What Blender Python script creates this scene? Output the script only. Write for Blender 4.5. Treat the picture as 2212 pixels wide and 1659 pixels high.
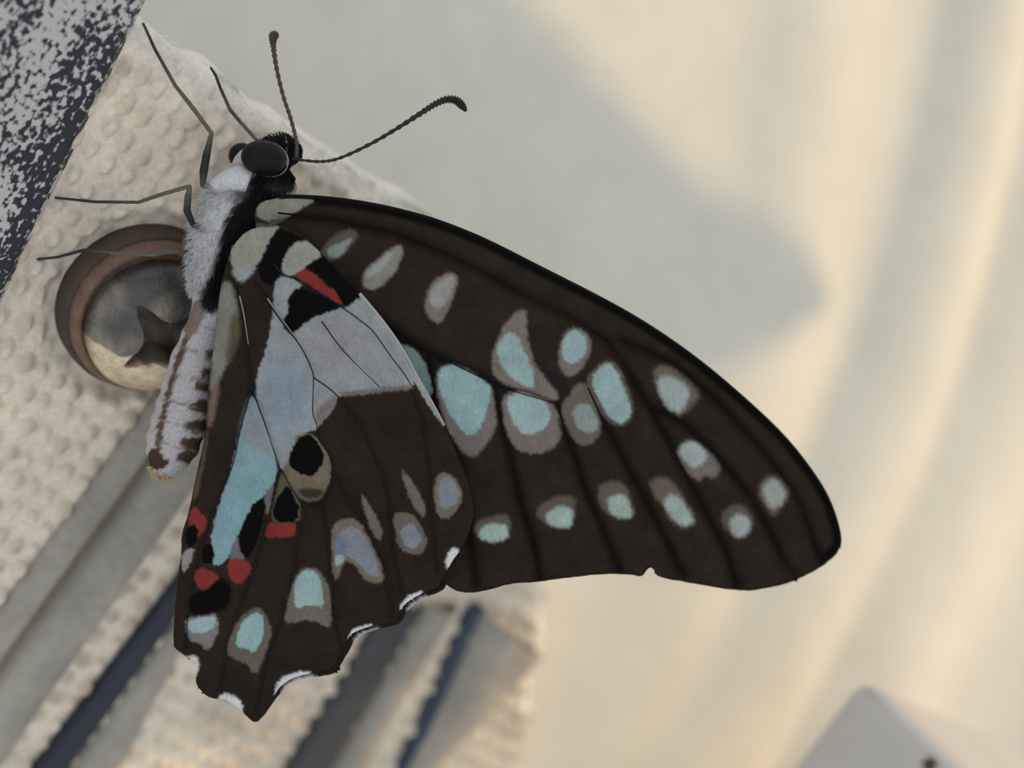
# Butterfly resting with closed wings on a pimpled panel.  1 Blender unit = 1 cm.
import bpy, bmesh, math, random
import numpy as np
from mathutils import Vector, Matrix
random.seed(7); rng = np.random.default_rng(7)
for o in list(bpy.data.objects): bpy.data.objects.remove(o)
sc = bpy.context.scene; COL = sc.collection
sc.unit_settings.system = 'METRIC'; sc.unit_settings.scale_length = 0.01

# ---------------------------------------------------------------- camera
D = 10.0; S = 350.0; CX, CY = 1106.0, 829.5
cam = bpy.data.cameras.new('camera'); camo = bpy.data.objects.new('camera', cam); COL.objects.link(camo)
camo.location = (0, -D, 0); camo.rotation_euler = (math.pi/2, 0, 0)
cam.sensor_width = 36; cam.lens = 36*D/(2212/S); cam.clip_start = 0.1; cam.clip_end = 500
cam.dof.use_dof = True; cam.dof.focus_distance = D - 0.05; cam.dof.aperture_fstop = 0.20
sc.camera = camo
# ---------------------------------------------------------------- sky and sun
SUN = Vector((0.90, 0.15, 0.10)).normalized()           # towards the low golden sun
w = bpy.data.worlds.new('sky'); sc.world = w; w.use_nodes = True
bg = w.node_tree.nodes['Background']                     # even hazy sky all round
bg.inputs[0].default_value = (0.82, 0.85, 0.86, 1); bg.inputs[1].default_value = 0.90
sl = bpy.data.lights.new('sun_offscreen', 'SUN'); sl.energy = 2.5; sl.color = (1.0, 0.66, 0.36); sl.angle = math.radians(1.2)
so = bpy.data.objects.new('sun_offscreen', sl); COL.objects.link(so)
so.rotation_euler = SUN.to_track_quat('Z', 'Y').to_euler(); so.location = SUN*40
vs = sc.view_settings; vs.view_transform = 'Standard'; vs.look = 'None'; vs.gamma = 1.0; vs.exposure = -0.1
vs.use_curve_mapping = False

# ---------------------------------------------------------------- helpers
def at(px, py, y):
    f = (D + y)/D
    return Vector(((px-CX)/S*f, y, (CY-py)/S*f))
def at_np(P, y):
    f = (D + y)/D
    return np.stack([(P[:, 0]-CX)/S*f, y, (CY-P[:, 1])/S*f], 1)
def s2l(c):
    c = np.asarray(c, float)/255.0
    return np.where(c <= 0.04045, c/12.92, ((c+0.055)/1.055)**2.4)
GAIN = 1.3
def col(r, g, b, k=1.0): return np.clip(s2l((r, g, b))*GAIN*k, 0, 0.92)
def crop(x0, y0, pts, k=3.16): return np.array([(x0+u/k, y0+v/k) for u, v in pts], float)
def chaikin(p, it=2, closed=True):
    p = np.asarray(p, float)
    for _ in range(it):
        q = np.roll(p, -1, 0) if closed else p[1:]
        a = p if closed else p[:-1]
        n = np.empty((2*len(a), p.shape[1])); n[0::2] = .75*a+.25*q; n[1::2] = .25*a+.75*q
        p = n if closed else np.vstack([p[:1], n, p[-1:]])
    return p
def seg_dist(P, A, B):
    """nearest distance from points P to segments A->B, with nearest points"""
    best = np.full(len(P), 1e18); near = np.zeros_like(P)
    for a, b in zip(A, B):
        d = b-a; L = max(d@d, 1e-12)
        t = np.clip(((P-a)@d)/L, 0, 1)
        q = a+t[:, None]*d; r = ((P-q)**2).sum(1)
        m = r < best; best[m] = r[m]; near[m] = q[m]
    return np.sqrt(best), near
def inside(P, poly):
    x, y = P[:, 0], P[:, 1]; c = np.zeros(len(P), bool)
    A = poly; B = np.roll(poly, -1, 0)
    for (x1, y1), (x2, y2) in zip(A, B):
        if y1 == y2: continue
        c ^= ((y1 > y) != (y2 > y)) & (x < (x2-x1)*(y-y1)/(y2-y1)+x1)
    return c
def sdf(P, poly, near=False):
    d, q = seg_dist(P, poly, np.roll(poly, -1, 0))
    s = np.where(inside(P, poly), -d, d)
    return (s, q) if near else s
def line_dist(P, line): return seg_dist(P, line[:-1], line[1:])[0]
_tab = rng.random((256, 256))
def vnoise(P, scale):
    x = P[:, 0]/scale; y = P[:, 1]/scale
    xi = np.floor(x).astype(int); yi = np.floor(y).astype(int); fx = x-xi; fy = y-yi
    fx = fx*fx*(3-2*fx); fy = fy*fy*(3-2*fy)
    g = lambda a, b: _tab[a % 256, b % 256]
    return (g(xi, yi)*(1-fx)+g(xi+1, yi)*fx)*(1-fy)+(g(xi, yi+1)*(1-fx)+g(xi+1, yi+1)*fx)*fy - .5
def sstep(e0, e1, x):
    t = np.clip((x-e0)/(e1-e0), 0, 1); return t*t*(3-2*t)
def grid2d(poly, h):
    """regular grid clipped and snapped to an outline: points, faces"""
    lo = poly.min(0)-h; hi = poly.max(0)+h
    xs = np.arange(lo[0], hi[0]+h, h); ys = np.arange(lo[1], hi[1]+h, h)
    G = np.stack(np.meshgrid(xs, ys, indexing='ij'), -1).reshape(-1, 2)
    s, q = sdf(G, poly, True)
    keep = s < .62*h; snap = keep & (s > -.38*h)
    G[snap] = q[snap]
    idx = np.full(len(G), -1); idx[keep] = np.arange(keep.sum())
    I = idx.reshape(len(xs), len(ys))
    quad = np.stack([I[:-1, :-1], I[1:, :-1], I[1:, 1:], I[:-1, 1:]], -1).reshape(-1, 4)
    n = (quad >= 0).sum(1)
    faces = [tuple(f) for f in quad[n == 4].tolist()]
    for f in quad[n == 3].tolist(): faces.append(tuple(i for i in f if i >= 0))
    return G[keep], faces
def new_obj(name, me, m, parent=None, smooth=True):
    o = bpy.data.objects.new(name, me); COL.objects.link(o)
    if m: me.materials.append(m)
    if parent: o.parent = parent
    if smooth: me.polygons.foreach_set('use_smooth', [True]*len(me.polygons))
    return o
def mesh_obj(name, V, F, m, parent=None, colors=None, smooth=True, extra=None):
    me = bpy.data.meshes.new(name); me.from_pydata([tuple(v) for v in np.asarray(V).tolist()], [], F)
    if colors is not None:
        a = me.color_attributes.new('Col', 'FLOAT_COLOR', 'POINT')
        c = np.ones((len(V), 4), np.float32); c[:, :3] = colors
        a.data.foreach_set('color', c.ravel())
    for k, vals in (extra or {}).items():
        a = me.attributes.new(k, 'FLOAT', 'POINT'); a.data.foreach_set('value', np.asarray(vals, np.float32))
    me.update()
    return new_obj(name, me, m, parent, smooth)
def tag(o, label=None, cat=None, group=None, kind=None):
    for k, v in (('label', label), ('category', cat), ('group', group), ('kind', kind)):
        if v: o[k] = v
    return o
def empty(name, loc):
    o = bpy.data.objects.new(name, None); COL.objects.link(o); o.location = loc; o.empty_display_size = .2
    return o
def keep_world(child, parent):
    child.parent = parent; child.matrix_parent_inverse = Matrix.Translation(parent.location).inverted()
def slab(o, t, up=None):
    m = o.modifiers.new('thickness', 'SOLIDIFY'); m.thickness = t; m.offset = -1 if up is None else up
    return o
def spline(pts, n=8):
    p = np.asarray(pts, float); q = np.vstack([2*p[0]-p[1], p, 2*p[-1]-p[-2]]); out = []
    for i in range(1, len(q)-2):
        for t in np.linspace(0, 1, n, endpoint=False):
            a, b, c, d = q[i-1], q[i], q[i+1], q[i+2]
            out.append(.5*((2*b)+(c-a)*t+(2*a-5*b+4*c-d)*t*t+(3*b-a-3*c+d)*t**3))
    out.append(q[-2]); return np.array(out)
def tube(pts, rad, sides=8, caps=True):
    P = [Vector(p) for p in pts]; V = []; F = []; n = len(P)
    prev = None
    for i in range(n):
        t = (P[min(i+1, n-1)]-P[max(i-1, 0)]).normalized()
        if prev is None: a = t.orthogonal().normalized()
        else: a = (prev-t*prev.dot(t)).normalized()
        prev = a; b = t.cross(a)
        for k in range(sides):
            th = 2*math.pi*k/sides
            V.append(P[i]+(a*math.cos(th)+b*math.sin(th))*rad[i])
    for i in range(n-1):
        for k in range(sides):
            k2 = (k+1) % sides
            F.append((i*sides+k, i*sides+k2, (i+1)*sides+k2, (i+1)*sides+k))
    if caps:
        F.append(tuple(range(sides-1, -1, -1))); F.append(tuple(range((n-1)*sides, n*sides)))
    return [tuple(v) for v in V], F

# ---------------------------------------------------------------- materials
def mat(name, base=(.5, .5, .5), rough=.6, attr=False, metallic=0, spec=.4, noise=None, bump=None, sheen=0, transl=0):
    m = bpy.data.materials.new(name); m.use_nodes = True; N = m.node_tree.nodes; L = m.node_tree.links
    b = N['Principled BSDF']; b.inputs['Roughness'].default_value = rough; b.inputs['Metallic'].default_value = metallic
    b.inputs['Specular IOR Level'].default_value = spec
    if sheen: b.inputs['Sheen Weight'].default_value = sheen
    tc = N.new('ShaderNodeTexCoord')
    if attr:
        a = N.new('ShaderNodeAttribute'); a.attribute_name = 'Col'; src = a.outputs['Color']
    else:
        a = N.new('ShaderNodeRGB'); a.outputs[0].default_value = (*base, 1); src = a.outputs[0]
    if noise:
        for scale, lo, hi in noise:
            n = N.new('ShaderNodeTexNoise'); n.inputs['Scale'].default_value = scale; n.inputs['Detail'].default_value = 3
            L.new(tc.outputs['Object'], n.inputs['Vector'])
            r = N.new('ShaderNodeMapRange'); r.inputs[1].default_value = .3; r.inputs[2].default_value = .7
            r.inputs[3].default_value = lo; r.inputs[4].default_value = hi
            L.new(n.outputs['Fac'], r.inputs[0])
            v = N.new('ShaderNodeVectorMath'); v.operation = 'SCALE'
            L.new(src, v.inputs[0]); L.new(r.outputs[0], v.inputs['Scale']); src = v.outputs[0]
    L.new(src, b.inputs['Base Color'])
    if bump:
        n = N.new('ShaderNodeTexNoise'); n.inputs['Scale'].default_value = bump[0]; n.inputs['Detail'].default_value = 4
        L.new(tc.outputs['Object'], n.inputs['Vector'])
        bm = N.new('ShaderNodeBump'); bm.inputs['Strength'].default_value = bump[1]; bm.inputs['Distance'].default_value = bump[2]
        L.new(n.outputs['Fac'], bm.inputs['Height']); L.new(bm.outputs[0], b.inputs['Normal'])
    if transl:
        t = N.new('ShaderNodeBsdfTranslucent'); L.new(src, t.inputs['Color'])
        mx = N.new('ShaderNodeMixShader'); mx.inputs[0].default_value = transl
        L.new(b.outputs[0], mx.inputs[1]); L.new(t.outputs[0], mx.inputs[2])
        L.new(mx.outputs[0], N['Material Output'].inputs['Surface'])
    return m
M_wing = mat('wing scales', attr=True, rough=.8, spec=.08, noise=[(130, .86, 1.14), (9, .9, 1.1)], bump=(120, .25, .01))
M_vein = mat('vein', base=col(20, 17, 16), rough=.6, spec=.3)
M_vein_pale = mat('silvery vein', base=col(120, 122, 118), rough=.5)
M_body = mat('body scales', attr=True, rough=.9, spec=.15, noise=[(70, .82, 1.15)], bump=(60, .5, .02))
M_fur = mat('fur', attr=True, rough=.8, spec=.2)
M_eye = mat('compound eye', base=(.004, .005, .007), rough=.55, spec=.22)
M_rim = mat('eye rim', base=col(120, 124, 130), rough=.8)
M_leg = mat('leg chitin', attr=True, rough=.5, noise=[(80, .75, 1.2)])
M_ant = mat('antenna', attr=True, rough=.55)
M_panel = mat('cream panel plastic', attr=True, rough=.36, spec=.45, noise=[(3, .93, 1.05), (26, .9, 1.08)], bump=(45, .35, .02))
M_smooth = mat('smooth grey strip', attr=True, rough=.55, noise=[(2.2, .85, 1.1), (14, .9, 1.08)], bump=(20, .3, .02))
M_wall = mat('pale wall paint', base=col(200, 199, 189), rough=.8, spec=.2, noise=[(.9, .96, 1.03), (3.5, .97, 1.02)])
M_blocker = mat('plain board', base=(.6, .58, .55), rough=.8)
M_rubber = mat('brown washer', attr=True, rough=.75, noise=[(12, .8, 1.15), (60, .88, 1.1)], bump=(35, .4, .03))
M_screw = mat('aged metal', attr=True, rough=.36, metallic=.45, spec=.6, noise=[(14, .75, 1.15), (50, .85, 1.1)], bump=(30, .3, .02))
M_box = mat('white plastic', base=col(184, 181, 178), rough=.5, noise=[(1.5, .97, 1.02)])
M_dirt = mat('brown_mark', base=col(80, 62, 45), rough=.9)
M_fibre = mat('white fibre', base=col(222, 218, 208), rough=.8)
def speckle_material():
    m = bpy.data.materials.new('worn black print'); m.use_nodes = True; N = m.node_tree.nodes; L = m.node_tree.links
    b = N['Principled BSDF']; b.inputs['Roughness'].default_value = .55
    tc = N.new('ShaderNodeTexCoord')
    at_ = N.new('ShaderNodeAttribute'); at_.attribute_name = 'ink'
    mp = N.new('ShaderNodeMapping'); mp.inputs['Scale'].default_value = (1.0, .62, 1)
    L.new(tc.outputs['UV'], mp.inputs['Vector'])
    n = N.new('ShaderNodeTexNoise'); n.inputs['Scale'].default_value = 30; n.inputs['Detail'].default_value = 1.6; n.inputs['Roughness'].default_value = .55
    L.new(mp.outputs[0], n.inputs['Vector'])
    ad = N.new('ShaderNodeMath'); ad.operation = 'ADD'; L.new(n.outputs['Fac'], ad.inputs[0]); L.new(at_.outputs['Fac'], ad.inputs[1])
    rp = N.new('ShaderNodeValToRGB'); e = rp.color_ramp.elements
    pale = col(172, 172, 170); e[0].position = .50; e[0].color = (*pale, 1); e[1].position = .60; e[1].color = (*col(28, 30, 42), 1)
    L.new(ad.outputs[0], rp.inputs[0])
    L.new(rp.outputs[0], b.inputs['Base Color'])
    bm = N.new('ShaderNodeBump'); bm.inputs['Strength'].default_value = .3; bm.inputs['Distance'].default_value = .02
    L.new(n.outputs['Fac'], bm.inputs['Height']); L.new(bm.outputs[0], b.inputs['Normal'])
    return m
M_ink = speckle_material()

# ---------------------------------------------------------------- the panel plane
K = 0.65; Y0 = 2.59
def on_plane(px, py, lift=0.0):
    wq = ((px-CX)-(CY-py))/S/D
    y = (Y0+K*wq*D)/(1-K*wq)
    p = at(px, py, y)
    return p+NRM*lift if lift else p
NRM = Vector((K, -1, -K)).normalized()
O = on_plane(300, 250)
U = (on_plane(850, 430)-on_plane(300, 45)).normalized()
Vv = NRM.cross(U).normalized()
if Vv.z > 0: Vv = -Vv
def to_uv(p): d = p-O; return np.array((d.dot(U), d.dot(Vv)))
def px_uv(px, py): return to_uv(on_plane(px, py))
oN, oU, oV, oO = (np.array(a) for a in (NRM, U, Vv, O))
def uv_xyz(P, h): return oO+P[:, :1]*oU+P[:, 1:2]*oV+np.asarray(h)[:, None]*oN

# ================================================================ SETTING
# ---- back wall: pale, receding to the right, with soft slanting folds
WN = Vector((0.80, -1, 0)).normalized(); WY = 6.5; WS = 0.80
def on_wall(px, py):
    X = (px-CX)/S/D
    y = (WY+WS*X*D)/(1-WS*X)
    return at(px, py, y)
wu = Vector((1, WS, 0)).normalized(); wO = Vector((0, WY, 0))
def wall_uv(px, py): p = on_wall(px, py)-wO; return np.array((p.dot(wu), p.z))
us = np.arange(-13, 26.01, .2); zs = np.arange(-13, 13.01, .25)
G = np.stack(np.meshgrid(us, zs, indexing='ij'), -1).reshape(-1, 2)
hgt = np.zeros(len(G))
for pts, amp, sg in (
        ([(2120, -900), (2060, 0), (1930, 560), (1800, 950), (1500, 1500), (1250, 1900)], .42, .62),
        ([(1800, -900), (1690, 0), (1600, 600), (1500, 1000), (1300, 1500), (1100, 1900)], .22, .8),
        ([(2420, -900), (2330, 0), (2200, 500), (2050, 900), (1800, 1400), (1600, 1900)], .45, .95),
        ([(2700, -900), (2600, 0), (2500, 600), (2350, 1200), (2100, 1900)], .4, 1.1)):
    ln = np.array([wall_uv(*p) for p in chaikin(pts, 2, False)])
    hgt += amp*np.exp(-(line_dist(G, ln)/sg)**2)
Vw = np.array(wO)+G[:, :1]*np.array(wu)+np.array([[0, 0, 1]])*G[:, 1:2]+hgt[:, None]*np.array(WN)
nu, nz = len(us), len(zs)
I = np.arange(nu*nz).reshape(nu, nz)
Fq = np.stack([I[:-1, :-1], I[1:, :-1], I[1:, 1:], I[:-1, 1:]], -1).reshape(-1, 4).tolist()
wall = mesh_obj('wall_back', Vw, Fq, M_wall); slab(wall, .6, 1)
tag(wall, 'pale cream wall with soft slanting folds behind the butterfly', kind='structure')
# ---- unseen board added off to the right, cut to shade panel and wall
def shade_board():
    a = on_wall(850, 0); b = on_wall(1540, 680); far = 24
    c = Vector((0, 4.0, -1.95)); c2 = Vector((0, 0.0, -4.4))
    c2 = c+(c2-c)*2.2
    off = lambda p: p+SUN*((far-p.x)/SUN.x)
    V = [off(a+(a-b)*2.5), off(b), off(c), off(c2)]
    V += [V[3]+Vector((0, -16, 0)), V[0]+Vector((0, -16, 0))]
    n = len(V); V += [v+Vector((.5, 0, 0)) for v in V]
    F = [tuple(range(n)), tuple(range(2*n-1, n-1, -1))]+[(i, (i+1) % n, n+(i+1) % n, n+i) for i in range(n)]
    o = mesh_obj('sun_blocker', [tuple(v) for v in V], F, M_blocker, smooth=False)
    tag(o, 'unseen board added to the right to shade the panel', kind='structure')
shade_board()

# ================================================================ PANEL
panel = empty('textured_panel', on_plane(300, 1500))
tag(panel, 'cream pimpled panel with smooth ribs and a worn black stripe, under the butterfly', 'panel')
out_px = [(-330, -330), (160, -60), (300, 42), (430, 140), (560, 238), (700, 335), (850, 428), (990, 520), (1110, 640),
          (1165, 820), (1180, 1100), (1185, 1400), (1150, 1520), (1080, 1790), (-330, 1790)]
out_uv = np.array([px_uv(*p) for p in out_px])
edge_open = np.array([px_uv(*p) for p in out_px[1:13]])
_ol = []
for _a, _b in zip(chaikin(out_uv, 2), np.roll(chaikin(out_uv, 2), -1, 0)):
    _n = max(1, int(np.hypot(*(_b-_a))/.06)); _ol += [_a+(_b-_a)*t/_n for t in range(_n)]
_ol = np.array(_ol); _ol = _ol+.09*np.stack([vnoise(_ol, .22), vnoise(_ol+50, .22)], 1)+.03*np.stack([vnoise(_ol, .06), vnoise(_ol+50, .06)], 1)
Pg, Fg = grid2d(_ol, .0165)
# lattice of pimples
lo = np.array(px_uv(338, 278))-np.array(px_uv(300, 250)); lb = np.array(px_uv(262, 305))-np.array(px_uv(300, 250))
A = np.array([lo, lb]).T; Ai = np.linalg.inv(A)
wc = on_plane(312, 662); wc_uv = to_uv(wc)
q = (Pg-px_uv(307, 161))@Ai.T
base = np.floor(q).astype(int); hb = np.zeros(len(Pg)); brown_mark = np.zeros(len(Pg))
bn = lb/np.linalg.norm(lb); an = np.array([-bn[1], bn[0]])
for di in (-1, 0, 1, 2):
    for dj in (-1, 0, 1, 2):
        ij = base+np.array([di, dj]); r1 = _tab[ij[:, 0] % 256, ij[:, 1] % 256]; r2 = _tab[(ij[:, 0]+91) % 256, (ij[:, 1]+37) % 256]
        r3 = _tab[(ij[:, 0]+17) % 256, (ij[:, 1]+151) % 256]
        c = (ij+np.stack([r1-.5, r2-.5], 1)*.30)@A.T+px_uv(307, 161)
        d = Pg-c; da = d@an; db = d@bn
        R = .044+.016*r3
        rr = np.sqrt((da/R)**2+(db/(R*1.28))**2)
        bump = np.clip(1-rr*rr, 0, 1)**.72*(.056+.030*r3)
        m = bump > hb; hb = np.maximum(hb, bump)
        brown_mark = np.maximum(brown_mark, np.where(r1 > .35, .35+.65*r2, .15)*np.clip(1.15-rr, 0, 1))
d_edge = line_dist(Pg, edge_open)
# strings of raised net between pimples and general unevenness
net = .010*vnoise(Pg, .05)+.02*vnoise(Pg, .35)
fade = sstep(.60, .72, np.hypot(*(Pg-wc_uv).T)-.05*vnoise(Pg, .08))
h = hb*fade*sstep(0.02, .2, d_edge)+net+.05*vnoise(Pg, .10)*np.clip(1-d_edge/.3, 0, 1)+.03*vnoise(Pg, .04)*np.clip(1-d_edge/.2, 0, 1)-.10*np.clip(1-d_edge/.16, 0, 1)**2
h -= .05*(1-fade)
d_cr = line_dist(Pg, np.array([px_uv(413, 862), px_uv(-70, 1536)]))
h = np.where(d_cr < .16, np.minimum(h, .0), h)-.34*np.exp(-(d_cr/.035)**2)
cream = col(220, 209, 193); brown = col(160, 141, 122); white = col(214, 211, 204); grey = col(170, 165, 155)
C = np.tile(cream, (len(Pg), 1))
def mixc(C, c, f): return C*(1-f[:, None])+np.asarray(c)*f[:, None]
C = mixc(C, brown, np.clip(brown_mark*.95, 0, 1)*.9)  # brown tone centred on each pimple, strength varying at random
C = mixc(C, col(150, 140, 128), sstep(.1, .4, vnoise(Pg, .9))*.35)
C = mixc(C, white, np.clip(1-d_edge/.2+vnoise(Pg, .07)*.5, 0, 1)*.9)
me_v = uv_xyz(Pg, h)
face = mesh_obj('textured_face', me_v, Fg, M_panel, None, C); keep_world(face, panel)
bm = bmesh.new(); bm.from_mesh(face.data)                       # close the sides of the board
be = [e for e in bm.edges if len(e.link_faces) == 1]
r = bmesh.ops.extrude_edge_only(bm, edges=be)
vv = [g for g in r['geom'] if isinstance(g, bmesh.types.BMVert)]
for v in vv: v.co += Vector(-NRM)*.45
bm.to_mesh(face.data); bm.free()
face.data.polygons.foreach_set('use_smooth', [True]*len(face.data.polygons))

RIB = col(150, 146, 138)
def strip(name, L1, L2, R1, R2, hgt, colr, m, label, prof='round', ink=False, n=60, k=18):
    a1, a2, b1, b2 = (px_uv(*p) for p in (L1, L2, R1, R2))
    P = []; H = []; C = []; UVs = []; INK = []
    for i in range(n+1):
        s = i/n; a = a1+(a2-a1)*s; b = b1+(b2-b1)*s
        for j in range(k+1):
            t = j/k; p = a+(b-a)*t
            if prof == 'round': hh = hgt*(1-abs(2*t-1)**3.2)
            elif prof == 'lean': hh = hgt*min(1, t*6)*(1-t**1.6*.75)
            elif prof == 'flat': hh = hgt*min(1, 14*t, 14*(1-t))
            hh += -.03 if j in (0, k) else 0
            P.append(p); H.append(hh)
            C.append(colr); UVs.append(p); INK.append(t)
    P = np.array(P); H = np.array(H)
    H = H+.02*vnoise(P, .3)*(.5 if prof != 'flat' else .6)
    Cc = np.array(C); Cc = Cc*(1+.22*vnoise(P*np.array([1, .35]), .22))[:, None]
    F = [(i*(k+1)+j, i*(k+1)+j+1, (i+1)*(k+1)+j+1, (i+1)*(k+1)+j) for i in range(n) for j in range(k)]
    V = uv_xyz(P, H)
    extra = None
    if ink:
        t = np.array(INK)
        v = .035+.03*sstep(.5, .8, t)-.07*np.exp(-((t-.62)/.07)**2)+.20*vnoise(P*np.array([1, .4]), .12)+.18*vnoise(P, .5)
        v += .16*sstep(.93, 1, t)*0+.07*np.exp(-((t-.90)/.07)**2)
        v -= .3*sstep(.95, 1, t+.06*vnoise(P, .06)+.05*vnoise(P, .2))+.08*(1-sstep(.2, .45, t))
        extra = {'ink': v}
    o = mesh_obj(name, V, F, m, None, Cc, extra=extra)
    if ink:
        uvl = o.data.uv_layers.new(name='UVMap'); li = np.zeros(len(o.data.loops), int); o.data.loops.foreach_get('vertex_index', li)
        uvl.data.foreach_set('uv', P[li].ravel())
    keep_world(o, panel); o['label'] = label
    return o
strip('black_stripe', (40, -250), (-420, 560), (330, -30), (-60, 785), .09, cream, M_ink, 'pale stripe covered with worn black speckles', 'flat', True, 240, 120)
strip('smooth_rib', (337, 840), (-70, 1400), (406, 860), (-71, 1526), .10, RIB, M_smooth, 'smooth grey rib beside a dark crease', 'round')
strip('smooth_rib', (420, 866), (-68, 1546), (540, 880), (-60, 1740), .13, RIB, M_smooth, 'smooth grey rib beside a dark crease', 'round')
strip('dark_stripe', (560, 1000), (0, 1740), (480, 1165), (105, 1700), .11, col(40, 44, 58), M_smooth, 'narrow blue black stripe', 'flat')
strip('smooth_rib', (484, 1168), (108, 1702), (525, 1135), (235, 1710), .10, RIB, M_smooth, 'smooth grey rib', 'round')
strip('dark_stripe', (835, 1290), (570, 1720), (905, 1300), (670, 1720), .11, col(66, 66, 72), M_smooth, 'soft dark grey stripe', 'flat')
strip('smooth_rib', (905, 1300), (672, 1720), (985, 1300), (745, 1720), .16, RIB, M_smooth, 'smooth grey rib', 'round')
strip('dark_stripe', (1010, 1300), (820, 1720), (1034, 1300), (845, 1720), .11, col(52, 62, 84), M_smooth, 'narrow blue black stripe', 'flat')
strip('smooth_rib', (1034, 1305), (825, 1720), (1172, 1418), (850, 1720), .22, RIB, M_smooth, 'broad grey rib ending at the edge', 'round')
# frayed white fibres along the rim
FV = []; FF = []
for i in range(420):
    t = random.random(); k = t*(len(edge_open)-2); a = int(k); p = edge_open[a]+(edge_open[a+1]-edge_open[a])*(k-a)
    if edge_open[:, 0].max() and t > .72: continue
    inn = px_uv(400, 300)-p; inn /= np.linalg.norm(inn)
    p = p+inn*random.uniform(.0, .16)
    base_ = Vector(uv_xyz(p[None], [random.uniform(-.06, .02)])[0])
    d = (U*random.uniform(-1, 1)+Vector(oV)*random.uniform(-.6, .5)+NRM*random.uniform(.0, .5)).normalized()
    L = random.uniform(.03, .11); s = NRM.cross(d).normalized()*L*random.uniform(-.4, .4)
    pts = [base_, base_+d*L*.5+s*.6, base_+d*L+s*.2]
    tv, tf = tube(spline([tuple(x) for x in pts], 3), [.0028]*6+[.0018], 4)
    n0 = len(FV); FV += tv; FF += [tuple(j+n0 for j in f) for f in tf]
fib = mesh_obj('frayed_fibres', FV, FF, M_fibre); keep_world(fib, panel); fib['kind'] = 'stuff'; fib['label'] = 'frayed white fibres along the rim'

# ================================================================ WASHER AND SCREW
E2 = (Vector((-1, 0, 1))-NRM*Vector((-1, 0, 1)).dot(NRM)).normalized()   # up-left in the panel plane
E1 = E2.cross(NRM).normalized()
def lathe(prof, cfun, seg=96):
    V = []; F = []; C = []
    for i, (rr, hh) in enumerate(prof):
        for k in range(seg):
            th = 2*math.pi*k/seg
            rr_ = rr*.95; V.append(wc+E1*(rr_*math.cos(th))+E2*(rr_*math.sin(th))+NRM*hh); C.append(cfun(i, th))
    for i in range(len(prof)-1):
        for k in range(seg):
            k2 = (k+1) % seg; F.append((i*seg+k, i*seg+k2, (i+1)*seg+k2, (i+1)*seg+k))
    return [tuple(v) for v in V], F, np.array(C)
wash = empty('washer', wc); tag(wash, 'rust brown ring washer seated round the dome headed screw', 'washer')
dk = col(70, 58, 50); lt = col(110, 87, 74)
V, F, C = lathe([(.40, -.06), (.606, -.06), (.603, .02), (.594, .08), (.580, .11), (.56, .115), (.54, .11)], lambda i, t: dk)
o = mesh_obj('gasket', V, F, M_rubber, None, C); keep_world(o, wash); o['label'] = 'dark outer gasket ring'
V, F, C = lathe([(.40, .05), (.562, .08), (.558, .17), (.545, .205), (.525, .215), (.505, .208), (.492, .185), (.48, .15), (.40, .15)], lambda i, t: lt)
o = mesh_obj('metal_ring', V, F, M_rubber, None, C); keep_world(o, wash); o['label'] = 'lighter brown inner ring'
screw = empty('screw', wc+NRM*.1); tag(screw, 'tarnished dome headed cross screw partly hidden behind the abdomen', 'screw')
RH = .458; nr, nt = 90, 220; V = []; C = []
ra = math.radians(12); hc = wc-E1*.03-E2*.035
_rt = np.array([(RH*i/nr*math.cos(2*math.pi*k/nt), RH*i/nr*math.sin(2*math.pi*k/nt)) for i in range(nr+1) for k in range(nt)])
NZ1 = vnoise(_rt, .05); NZ2 = vnoise(_rt+9, .15)
for i in range(nr+1):
    rr = RH*i/nr
    for k in range(nt):
        th = 2*math.pi*k/nt; x = rr*math.cos(th); y = rr*math.sin(th)
        xr = x*math.cos(ra)-y*math.sin(ra); yr = x*math.sin(ra)+y*math.cos(ra)
        dome = .17+.29*math.sqrt(max(0, 1-(rr/RH)**2*.985))
        if i == nr: dome = .12
        nz_ = NZ1[i*nt+k]; nz2 = NZ2[i*nt+k]
        hyp = abs(xr*yr)/.0100+(max(0, rr-.22)/.08)**2*.9+.15*nz2
        cut = max(0., min(1., (1.15-hyp)/.6)); cut = cut*cut*(3-2*cut)
        V.append(tuple(hc+E1*x+E2*y+NRM*(dome-cut*.26+.012*nz2)))
        patina = max(0, min(1, .5+nz2*1.6))
        cc = (col(138, 130, 118)*patina+col(78, 76, 78)*(1-patina))
        pa = .95*-x+.30*-y                      # chipped cream paint left on one side
        pt = max(0., min(1., (pa-.19+nz_*.06+nz2*.10)/.02))*(1 if cut < .4 else 0)
        C.append(cc*(1-pt)+col(205, 188, 162)*pt)
F = [(i*nt+k, i*nt+(k+1) % nt, (i+1)*nt+(k+1) % nt, (i+1)*nt+k) for i in range(nr) for k in range(nt)]
o = mesh_obj('screw_head', V, F, M_screw, None, np.array(C)); keep_world(o, screw); o['label'] = 'domed metal head with a deep worn cross recess and cream paint'
V, F, C = lathe([(.001, -.4), (.2, -.4), (.2, .15), (.001, .15)], lambda i, t: col(90, 85, 80), 32)
o = mesh_obj('shank', V, F, M_screw, None, C); keep_world(o, screw)

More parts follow.
